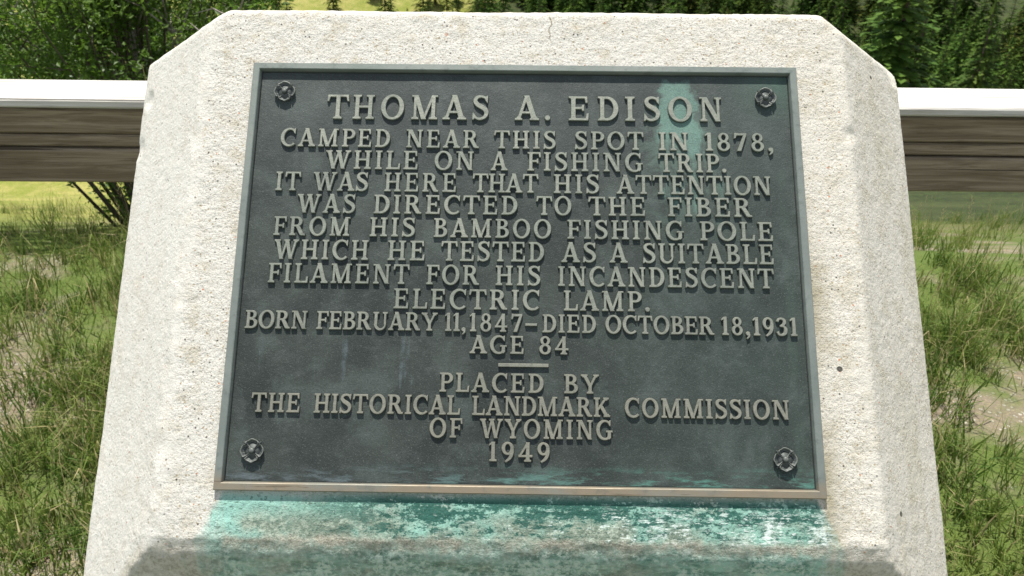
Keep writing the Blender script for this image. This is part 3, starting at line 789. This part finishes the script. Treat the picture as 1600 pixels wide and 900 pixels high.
def build_plaque():
    W, H = 0.39, 0.30
    # frame: mitred profile swept round the rectangle; inset from the outer edge, level
    prof = [(0.0008, -0.0200), (0.0, -0.0012), (0.0010, 0.0), (0.0088, 0.0), (0.0098, -0.0008), (0.0120, -0.0080), (0.0120, -0.0095)]
    vs, fs = [], []
    CN = ((-1, 1), (1, 1), (1, -1), (-1, -1))
    SEGN = 40
    ringn = 4 * SEGN
    for i, (ins, z) in enumerate(prof):
        for c in range(4):
            a, b = CN[c], CN[(c + 1) % 4]
            for k in range(SEGN):
                t = k / SEGN
                x = (a[0] + (b[0] - a[0]) * t) * (W - ins)
                y = (a[1] + (b[1] - a[1]) * t) * (H - ins)
                q = 0.00022 * noise.noise(Vector((x * 30, y * 30, i)))
                vs.append((x + (q if a[0] == b[0] else 0), y + (q if a[1] == b[1] else 0), z))
    for i in range(len(prof) - 1):
        for j in range(ringn):
            k = (j + 1) % ringn
            fs.append((i * ringn + j, (i + 1) * ringn + j, (i + 1) * ringn + k, i * ringn + k)[::-1])
    obj("frame", vs, fs, M_FRAME, plaque)
    # ground of the panel, very slightly uneven as cast
    vs, fs = [], []
    nx, ny = 96, 72
    for j in range(ny + 1):
        for i in range(nx + 1):
            x, y = (i / nx - 0.5) * 2 * (W - 0.0125), (j / ny - 0.5) * 2 * (H - 0.0125)
            vs.append((x, y, ZP + 0.00025 * noise.noise(Vector((x * 25, y * 25, 0)))))
    for j in range(ny):
        for i in range(nx):
            a = j * (nx + 1) + i
            fs.append((a, a + 1, a + nx + 2, a + nx + 1))
    rim = [i for i in range(nx + 1)] + [(j * (nx + 1) + nx) for j in range(1, ny + 1)] + [ny * (nx + 1) + i for i in range(nx - 1, -1, -1)] + [j * (nx + 1) for j in range(ny - 1, 0, -1)]
    b = len(vs)
    vs += [(vs[i][0], vs[i][1], -0.0200) for i in rim]
    for k in range(len(rim)):
        l = (k + 1) % len(rim)
        fs.append((rim[l], rim[k], b + k, b + l))
    obj("panel", vs, fs, M_PANEL, plaque, smooth=False)
    for i, (y0, k, h, words) in enumerate(LINES):
        if i == 0: words = [("THOMAS", words[:6]), ("A.", words[6:8]), ("EDISON", words[8:])]   # the heading is spaced letter by letter
        for word in words:
            r = Relief()
            if i == 0:
                for t, xl, xr in word[1]: r.word(t, xl, xr, y0, k, h)
            else: r.word(word[0], word[1], word[2], y0, k, h)
            o = obj("lettering", r.v, r.f, M_LET, plaque)
            if i == 0: o['label'] = "taller, widely spaced raised capitals of the heading"
    # short rule between the two texts
    bm = bmesh.new()
    bmesh.ops.create_cube(bm, size=1.0, matrix=Matrix.Translation((0.0040, -0.1342, (ZT + ZP) / 2 - 0.0003)) @ Matrix.Diagonal((0.0665, 0.0046, ZT - ZP + 0.0006, 1)))
    bmesh.ops.bevel(bm, geom=bm.edges[:], offset=0.0004, segments=1, affect='EDGES')
    bmobj("divider_bar", bm, M_LET, plaque)
build_plaque()

def build_rosette(cx, cy, rot, rad=0.0150):
    def pol(a, r, z): return (r * math.cos(a), r * math.sin(a), z)
    # disc and four pointed sepals, standing 8 mm off the ground
    vs, fs = [], []
    n = 32
    for r, z in ((0.80, -0.0006), (0.80, 0.0026), (0.0, 0.0034)):
        for k in range(n): vs.append(pol(2 * math.pi * k / n, rad * r, z))
    for i in range(2):
        for k in range(n):
            l = (k + 1) % n
            fs.append((i * n + k, i * n + l, (i + 1) * n + l, (i + 1) * n + k))
    for q in range(4):
        a = R(45 + 90 * q)
        b = len(vs)
        for r, w_, z0, z1 in ((0.55, 0.16, 0.0, 0.0048), (0.92, 0.12, 0.0018, 0.0052), (1.06, 0.035, 0.0030, 0.0052)):
            for s_, z in ((-1, z0), (0, z1), (1, z0)):
                vs.append((rad * (r * math.cos(a) - s_ * w_ * math.sin(a)), rad * (r * math.sin(a) + s_ * w_ * math.cos(a)), z))
        for i in range(2):
            for k in range(2):
                fs.append((b + i * 3 + k, b + i * 3 + 3 + k, b + i * 3 + 4 + k, b + i * 3 + 1 + k))
        fs.append((b + 6, b + 7, b + 8)[::-1])
    base = obj("rosette", vs, fs, M_ROS, plaque, smooth=True)
    base.location = (cx, cy, ZP)
    base.rotation_euler = (0, 0, rot)
    for q in range(4):
        vs, fs, lip_glint = [], [], []
        na, nr = 24, 10
        flat = q % 2 == 1
        for i in range(nr + 1):
            for k in range(na + 1):
                t = k / na * 2 - 1                       # across the petal
                s_ = i / nr                              # along the petal
                a = R(90 * q) + R(40) * t
                edge = 0.99 - 0.15 * abs(t) ** 4 + 0.03 * math.cos(t * math.pi * 2) - 0.012 * math.cos(t * 9 + q)
                r = 0.20 + (edge - 0.20) * s_
                cup = 0.0042 + 0.0014 * s_ - 0.0026 * math.sin(math.pi * s_)
                lip = 0.0018 * max(0.0, (abs(t) - 0.78) / 0.22) ** 1.2 + 0.0016 * max(0.0, (s_ - 0.80) / 0.20) ** 1.2
                rid = (0.00008 if flat else 0.00022) * math.cos(t * 17) * math.sin(math.pi * min(1, s_ * 1.08)) if abs(t) < 0.74 else 0
                roll = -0.0012 * max(0.0, (s_ - 0.93) / 0.07)
                vs.append(pol(a, rad * r, cup + lip + rid + roll))
                lip_glint.append(min(1.0, max((abs(t) - 0.80) / 0.15, (s_ - 0.84) / 0.12, 0.0)))  # painted highlight along the raised lips
        for i in range(nr):
            for k in range(na):
                c = i * (na + 1) + k
                fs.append((c, c + na + 1, c + na + 2, c + 1))
        rim = [k for k in range(na + 1)] + [i * (na + 1) + na for i in range(1, nr + 1)] + [nr * (na + 1) + k for k in range(na - 1, -1, -1)] + [i * (na + 1) for i in range(nr - 1, 0, -1)]
        b = len(vs)
        vs += [(vs[i][0] * 0.95, vs[i][1] * 0.95, 0.0008) for i in rim]
        for k in range(len(rim)):
            l = (k + 1) % len(rim)
            fs.append((rim[k], rim[l], b + l, b + k))
        o = obj("petal", vs, fs, M_ROS, base, smooth=True)
        at = o.data.attributes.new("painted_glint", 'FLOAT', 'POINT')
        at.data.foreach_set("value", lip_glint + [0.0] * (len(vs) - len(lip_glint)))
    bm = bmesh.new()
    bmesh.ops.create_uvsphere(bm, u_segments=16, v_segments=10, radius=1.0, matrix=Matrix.Translation((0, 0, 0.0052)) @ Matrix.Diagonal((0.0042, 0.0042, 0.0034, 1)))
    o = bmobj("boss", bm, M_ROS, base, smooth=True)
    at = o.data.attributes.new("painted_glint", 'FLOAT', 'POINT')
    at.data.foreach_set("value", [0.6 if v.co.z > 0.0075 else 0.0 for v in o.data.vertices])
for cx, cy, rot in ((-0.3425, 0.2563, 0.06), (0.3444, 0.2535, -0.05), (-0.3450, -0.2497, 0.02), (0.3411, -0.2513, 0.0)):
    build_rosette(cx, cy, rot)

# ------------------------------------------------------------------ wooden guard fence behind the monument
def board(name, x0, x1, y0, y1, z0, z1, mat, parent, wob=0.004):
    vs, fs = [], []
    n = 60
    sec = [(y0 + .004, z0), (y0, z0 + .004), (y0, z1 - .004), (y0 + .004, z1), (y1 - .004, z1), (y1, z1 - .004), (y1, z0 + .004), (y1 - .004, z0)]
    for i in range(n + 1):
        x = x0 + (x1 - x0) * i / n
        dz = wob * noise.noise(Vector((x * 1.1, z0 * 9, 2))) + 0.001 * noise.noise(Vector((x * 14, z0, 5)))
        for y, z in sec: vs.append((x, y, z + dz))
    k = len(sec)
    for i in range(n):
        for j in range(k):
            l = (j + 1) % k
            fs.append((i * k + j, i * k + l, (i + 1) * k + l, (i + 1) * k + j))
    fs.append(tuple(range(k))[::-1])
    fs.append(tuple(n * k + j for j in range(k)))
    return obj(name, vs, fs, mat, parent)

fence = empty("wooden_fence", (0, 0.66, 0))
tag(fence, "weathered wooden guard fence with bleached top rail running behind the monument", "fence")
fence_y = 0.66
board("top_rail", -4.6, 4.6, -0.092, 0.066, 1.160, 1.178, M_CAP, fence)
board("plank", -4.6, 4.6, -0.075, -0.037, 1.104, 1.154, M_WOOD, fence, 0.002)
board("plank", -4.6, 4.6, -0.071, -0.037, 1.076, 1.101, M_WOOD, fence, 0.002)
board("plank", -4.6, 4.6, -0.077, -0.037, 1.002, 1.073, M_WOOD, fence, 0.002)
for x in (-3.9, -2.05, 0.0, 2.0, 3.9):
    bm = bmesh.new()
    bmesh.ops.create_cube(bm, size=1.0, matrix=Matrix.Translation((x, 0.010, 0.527)) @ Matrix.Diagonal((0.10, 0.088, 1.255, 1)))
    bmesh.ops.bevel(bm, geom=bm.edges[:], offset=0.006, segments=1, affect='EDGES')
    bmobj("post", bm, M_WOOD, fence)

# ------------------------------------------------------------------ vegetation
def tube(vs, fs, pts, rad, k=6):
    b = len(vs)
    for i, p in enumerate(pts):
        d = (pts[min(i + 1, len(pts) - 1)] - pts[max(i - 1, 0)]).normalized()
        a = d.orthogonal().normalized(); c = d.cross(a)
        for j in range(k):
            t = 2 * math.pi * j / k
            vs.append(p + (a * math.cos(t) + c * math.sin(t)) * rad[i])
    for i in range(len(pts) - 1):
        for j in range(k):
            l = (j + 1) % k
            fs.append((b + i * k + j, b + i * k + l, b + (i + 1) * k + l, b + (i + 1) * k + j))

def conifer_meshes(rng, h, rad, tiers, per, sprays, ragged=0.25, lean=0.0):
    """trunk and crown: whorls of drooping limbs, each limb a fan of needle sprays"""
    tv, tf = [], []
    tube(tv, tf, [Vector((0, 0, -0.6)), Vector((0.02 * h * lean, 0, h * 0.5)), Vector((0.03 * h * lean, 0, h * 0.985))], [h * 0.014, h * 0.009, h * 0.001], 6)
    cv, cf = [], []
    for t in range(tiers):
        f = (t + rng.random() * 0.8) / tiers
        z = h * (0.06 + 0.93 * f)
        rr = rad * (1 - f) ** 0.85 * (1 - 0.35 * max(0, 0.15 - f) / 0.15) + 0.012 * h
        n = max(3, int(per * (0.6 + 0.6 * (1 - f))))
        a0 = rng.random() * 6.28
        for b in range(n):
            if rng.random() < 0.10: continue
            a = a0 + 6.283 * b / n + rng.uniform(-.3, .3)
            L = rr * rng.uniform(1 - ragged, 1 + ragged * 0.7)
            dv = Vector((math.cos(a), math.sin(a), 0)); sv = Vector((-dv.y, dv.x, 0))
            droop = 0.25 + 0.35 * (1 - f)
            for s in range(sprays):
                q = (s + rng.uniform(0.1, 0.9)) / sprays
                c = Vector((0, 0, z)) + dv * L * q + Vector((0, 0, -droop * L * q * q * 0.9 + 0.10 * L * q))
                w_ = L * (0.42 - 0.22 * q) * rng.uniform(0.7, 1.2) + 0.012 * h * 0.5
                l_ = L / sprays * rng.uniform(1.1, 1.9)
                side = rng.uniform(-1, 1) * w_ * 0.4
                tip = c + dv * l_ + sv * side + Vector((0, 0, -rng.uniform(0.15, 0.6) * l_))
                i0 = len(cv)
                cv.append(c - dv * l_ * 0.15); cv.append(c + sv * w_ * 0.5 + dv * l_ * 0.35 + Vector((0, 0, -rng.uniform(0.0, 0.35) * w_)))
                cv.append(tip); cv.append(c - sv * w_ * 0.5 + dv * l_ * 0.35 + Vector((0, 0, -rng.uniform(0.0, 0.35) * w_)))
                cf.append((i0, i0 + 1, i0 + 2)); cf.append((i0, i0 + 2, i0 + 3))
    i0 = len(cv)
    top = Vector((0.03 * h * lean, 0, h))
    for k in range(3):
        a = k * 2.1
        cv += [top, top + Vector((math.cos(a) * .02 * h, math.sin(a) * .02 * h, -.07 * h)), top + Vector((math.cos(a + 1.2) * .02 * h, math.sin(a + 1.2) * .02 * h, -.07 * h))]
        cf.append((i0 + 3 * k, i0 + 3 * k + 1, i0 + 3 * k + 2))
    tm = bpy.data.meshes.new("conifer_trunk"); tm.from_pydata([tuple(v) for v in tv], [], tf)
    cm = bpy.data.meshes.new("conifer_crown"); cm.from_pydata([tuple(v) for v in cv], [], cf)
    tm.materials.append(M_TRUNK)
    return tm, cm

rng = random.Random(11)
FAR_D, FAR_L, NEAR = [], [], []
for i in range(6):
    tm, cm = conifer_meshes(rng, 10.0, rng.uniform(1.25, 1.95), 34, 9, 3, 0.35, rng.uniform(-1, 1)); cm.materials.append(M_CON_D); FAR_D.append((tm, cm))
for i in range(3):
    tm, cm = conifer_meshes(rng, 10.0, rng.uniform(1.4, 1.9), 24, 8, 3, 0.35, rng.uniform(-1, 1)); cm.materials.append(M_CON_L); FAR_L.append((tm, cm))
for i in range(2):
    tm, cm = conifer_meshes(rng, 10.0, 1.9, 46, 12, 6, 0.3, rng.uniform(-1, 1)); cm.materials.append(M_CON_N); NEAR.append((tm, cm))

def tree(name, meshes, x, y, h, label, cat, group=None):
    r = empty(name, (x, y, height(x, y)))
    r.rotation_euler = (0, 0, rng.random() * 6.28)
    s = h / 10.0
    wd = s * rng.uniform(0.85, 1.25)
    r.scale = (wd, wd, s)
    tag(r, label, cat, group)
    link("trunk", meshes[0], None, r)
    link("crown", meshes[1], None, r)
    return r

camp = Vector((0, -1.0126, 1.6))
placed = []
def far_enough(x, y, d):
    for a, b in placed:
        if (a - x) ** 2 + (b - y) ** 2 < d * d: return False
    placed.append((x, y))
    return True
# the dense slope: right of the clearing
count = 0
tries = 0
while count < 250 and tries < 9000:
    tries += 1
    az = R(rng.uniform(-3.2, 35)); d = rng.uniform(92, 200)
    if rng.random() > d / 208: continue
    x, y = d * math.sin(az), d * math.cos(az) - 1
    if not far_enough(x, y, 4.1): continue
    h = rng.uniform(11, 18)
    if rng.random() < 0.88:
        tree("conifer_tree", rng.choice(FAR_D), x, y, h, "dark slender conifer in the dense forest across the valley", "tree", "conifers of the dense forest across the valley")
    else:
        tree("conifer_tree", rng.choice(FAR_L), x, y, h * 0.8, "yellow-green conifer among the darker trees across the valley", "tree", "yellow-green conifers among the dark forest")
    count += 1
# scattered trees round the clearing, left of the middle
count = 0
tries = 0
while count < 88 and tries < 4000:
    tries += 1
    az = R(rng.uniform(-34, -1.5)); d = rng.uniform(125, 195)
    x, y = d * math.sin(az), d * math.cos(az) - 1
    dg = math.degrees(az)
    if -14.6 < dg < -10.6 and rng.random() < 0.9: continue
    if not far_enough(x, y, 4.2): continue
    if rng.random() < 0.5:
        tree("conifer_tree", rng.choice(FAR_D), x, y, rng.uniform(9, 15), "dark conifer standing apart at the edge of the yellow-green clearing", "tree", "dark conifers round the clearing")
    else:
        tree("conifer_tree", rng.choice(FAR_L), x, y, rng.uniform(8, 12), "pale olive conifer standing apart on the yellow-green clearing", "tree", "olive conifers round the clearing")
    count += 1
# nearer trees on the right, on the slope just below the monument
for x, y, h, lab in ((19.5, 44.0, 14.6, "bright green spruce rising beside the right shoulder of the monument, nearest of the right-hand trees"),
                     (27.5, 50.0, 13.0, "tall green spruce right of the one beside the monument's shoulder"),
                     (36.5, 58.0, 15.0, "broad green spruce farther right on the valley slope")):
    tree("spruce_tree", NEAR[int(x) % 2], x, y, h, lab, "tree")

# leafy bushes behind the fence at the left
def bush_meshes(rg, w_, h, nst, nleaf, leaf):
    sv, sf, lv, lf = [], [], [], []
    tips = []
    for i in range(nst):
        a = rg.random() * 6.28; r = rg.random() ** 0.6
        top = Vector((math.cos(a) * w_ * r, math.sin(a) * w_ * r, h * (1 - 0.45 * r * r) * rg.uniform(0.75, 1.05)))
        mid = Vector((top.x * 0.45, top.y * 0.45, top.z * 0.5)) + Vector((rg.uniform(-.06, .06), rg.uniform(-.06, .06), 0))
        p0 = Vector((math.cos(a) * 0.08, math.sin(a) * 0.08, -0.1))
        tube(sv, sf, [p0, mid, top], [0.012, 0.007, 0.002], 5)
        tips.append((p0, mid, top))
        for b in range(5):
            q = rg.uniform(0.35, 0.95)
            o = mid.lerp(top, (q - .35) / .6)
            e = o + Vector((rg.uniform(-.3, .3), rg.uniform(-.3, .3), rg.uniform(0.0, .28)))
            tube(sv, sf, [o, e], [0.004, 0.0015], 4)
            tips.append((o, o.lerp(e, .5), e))
    for i in range(nleaf):
        p0, mid, top = rg.choice(tips)
        q = rg.random() ** 0.7
        c = (p0.lerp(mid, q * 2) if q < .5 else mid.lerp(top, q * 2 - 1)) + Vector((rg.gauss(0, .045), rg.gauss(0, .045), rg.gauss(0, .045)))
        d = Vector((rg.gauss(0, 1), rg.gauss(0, 1), rg.gauss(0.2, .7))).normalized()
        n_ = Vector((rg.gauss(0, .6), rg.gauss(0, .6), 1)).normalized()
        s_ = d.cross(n_).normalized()
        L = leaf * rg.uniform(0.6, 1.3)
        i0 = len(lv)
        up_ = s_.cross(d)
        lv += [c, c + d * L * .45 + s_ * L * .26 + up_ * L * .08, c + d * L, c + d * L * .45 - s_ * L * .26 + up_ * L * .08]
        lf += [(i0, i0 + 1, i0 + 2), (i0, i0 + 2, i0 + 3)]
    sm = bpy.data.meshes.new("bush_stems"); sm.from_pydata([tuple(v) for v in sv], [], sf); sm.materials.append(M_STEM)
    lm = bpy.data.meshes.new("bush_leaves"); lm.from_pydata([tuple(v) for v in lv], [], lf); lm.materials.append(M_SHRUB)
    return sm, lm
rg = random.Random(5)
B1 = bush_meshes(rg, 1.05, 2.7, 40, 38000, 0.031)
B2 = bush_meshes(rg, 0.75, 1.9, 30, 17000, 0.030)
def bush(x, y, s, rot, m, label, group=None):
    r = empty("leafy_bush", (x, y, height(x, y) - 0.05))
    r.scale = (s, s, s); r.rotation_euler = (0, 0, rot)
    tag(r, label, "bush", group)
    link("stems", m[0], None, r); link("foliage", m[1], None, r)
bush(-2.25, 3.7, 1.05, 0.3, B1, "dense bright green bush beside the left shoulder of the monument behind the fence")
bush(-4.0, 3.6, 1.1, 2.1, B1, "dense green bush left of the one beside the monument's shoulder")
bush(-3.1, 5.4, 1.25, 4.0, B1, "tall green bush behind the two bushes along the fence")
bush(-1.95, 5.0, 0.80, 1.0, B2, "low loose bush with twigs between dense bush and monument top")
bush(-5.4, 4.6, 1.2, 5.0, B2, "small green bush at the far left end of the fence")

def twigs():
    r = empty("bare_shrub", (-2.25, 3.95, height(-2.25, 3.95)))
    tag(r, "half dead shrub with pale grey bare twigs behind the monument's left shoulder", "shrub")
    vs, fs = [], []
    rr = random.Random(3)
    for i in range(16):
        a = rr.random() * 6.28
        p = Vector((0, 0, 0)); pts = [p]
        d = Vector((math.cos(a) * .35, math.sin(a) * .2, 1)).normalized()
        for k in range(6):
            d = (d + Vector((rr.uniform(-.28, .28), rr.uniform(-.2, .2), rr.uniform(-.1, .1)))).normalized()
            p = p + d * rr.uniform(0.25, 0.42); pts.append(p)
            if k > 1:
                for b in range(2):
                    e = p + Vector((rr.uniform(-.35, .35), rr.uniform(-.3, .3), rr.uniform(0, .35)))
                    tube(vs, fs, [p, p.lerp(e, .5) + Vector((0, 0, .04)), e], [0.006, 0.004, 0.0015], 4)
        tube(vs, fs, pts, [0.014 - 0.0018 * k for k in range(7)], 5)
    obj("stems", vs, fs, M_BARK, r)
twigs()

def stalk(x, y, h, label, group=None):
    r = empty("flower_stalk", (x, y, height(x, y)))
    tag(r, label, "plant", group)
    rr = random.Random(int(x * 1000))
    vs, fs = [], []
    tube(vs, fs, [Vector((0, 0, 0)), Vector((.01, 0, h * .5)), Vector((rr.uniform(-.03, .03), 0, h))], [0.005, 0.004, 0.0015], 5)
    obj("stem", vs, fs, M_STALK, r)
    vs, fs = [], []
    for i in range(170):
        q = rr.random()
        z = h * (0.62 + 0.38 * q)
        a = rr.random() * 6.28
        L = 0.026 * (1.15 - q) + 0.006
        c = Vector((0.01, 0, z)); d = Vector((math.cos(a), math.sin(a), rr.uniform(.4, 1.2))).normalized(); s_ = d.cross(Vector((0, 0, 1))).normalized()
        i0 = len(vs)
        vs += [c, c + d * L * .5 + s_ * L * .3, c + d * L, c + d * L * .5 - s_ * L * .3]
        fs.append((i0, i0 + 1, i0 + 2, i0 + 3))
    obj("flower_spike", vs, fs, M_STALK, r)
for x, y, h, lab in ((-0.985, 1.30, 1.105, "pale green flower spike standing just above the fence rail, nearest the monument"),
                     (-1.06, 1.34, 1.075, "shorter pale flower spike above the rail, left of the one nearest the monument")):
    stalk(x, y, h, lab)

def grass():
    """tangled tufts: blades of mixed width, some dead, some with seed heads"""
    rr = random.Random(9)
    vs, fs, tone = [], [], []
    def blade(x, y, L, wd, lean, tn):
        z = height(x, y)
        a = rr.random() * 6.28; b = rr.random() * 6.28
        s_ = Vector((math.cos(a), math.sin(a), 0)) * wd
        t = Vector((math.cos(b), math.sin(b), 0)) * L * lean
        p = Vector((x, y, z - .006)); i0 = len(vs)
        m = p + t * .30 + Vector((0, 0, L * .55)); e = p + t + Vector((0, 0, L * (1 - .55 * lean * lean)))
        vs.extend([p - s_, p + s_, m + s_ * .75, m - s_ * .75, e])
        fs.extend([(i0, i0 + 1, i0 + 2, i0 + 3), (i0 + 3, i0 + 2, i0 + 4)])
        tone.extend([tn] * 5)
        return e, tn
    n = 0
    while n < 1900:
        k = rr.random()
        if k < 0.22: x, y = rr.uniform(-5, 5), rr.uniform(0.9, 4.2)
        elif k < 0.34: x, y = rr.choice((-1, 1)) * rr.uniform(2.0, 7.5), rr.uniform(4.0, 11.0)
        else: x, y = rr.choice((-1, 1)) * (0.66 + abs(rr.gauss(0, 0.85))), rr.uniform(-0.6, 2.6)
        dens = noise.noise(Vector((x * 1.3, y * 1.3, 7))) + rr.gauss(0, .15)
        if dens < -0.12: continue
        n += 1
        size = rr.uniform(0.5, 1.25) * (1.25 if y > 0.8 else 0.85) * (1.6 if y > 4 else 1.0)
        base = rr.gauss(0.42, 0.16)
        for b in range(int(rr.uniform(18, 46))):
            r = abs(rr.gauss(0, 0.045)) * size; a = rr.random() * 6.28
            tn = min(1, max(0, base + rr.gauss(0, 0.12))) if rr.random() > 0.16 else rr.uniform(0.8, 1.0)
            e, tn = blade(x + r * math.cos(a), y + r * math.sin(a), rr.uniform(0.05, 0.17) * size, rr.uniform(.0009, .0032), rr.uniform(.15, 1.1), tn)
        if rr.random() < 0.18 and y > 0.6:
            e, tn = blade(x, y, rr.uniform(0.25, 0.42), .0011, .25, 0.9)
            for q in range(9):
                i0 = len(vs); o = e - Vector((0, 0, .007 * q)); a = rr.random() * 6.28
                d = Vector((math.cos(a) * .006, math.sin(a) * .006, .009))
                vs.extend([o, o + d + Vector((.002, 0, 0)), o + d * 1.6]); fs.append((i0, i0 + 1, i0 + 2)); tone.extend([0.93] * 3)
    # short turf between the tufts
    for i in range(26000):
        x, y = rr.choice((-1, 1)) * (0.64 + abs(rr.gauss(0, 0.95))), rr.uniform(-0.7, 3.2)
        if noise.noise(Vector((x * 1.3, y * 1.3, 7))) + rr.gauss(0, .22) < -0.05: continue
        blade(x, y, rr.uniform(.015, .06), rr.uniform(.0008, .0022), rr.uniform(.2, 1.2), rr.random() ** 1.2)
    o = obj("grass", vs, fs, M_GRASS)
    at = o.data.attributes.new("tone", 'FLOAT', 'POINT')
    at.data.foreach_set("value", tone)
    o['kind'] = 'stuff'
grass()
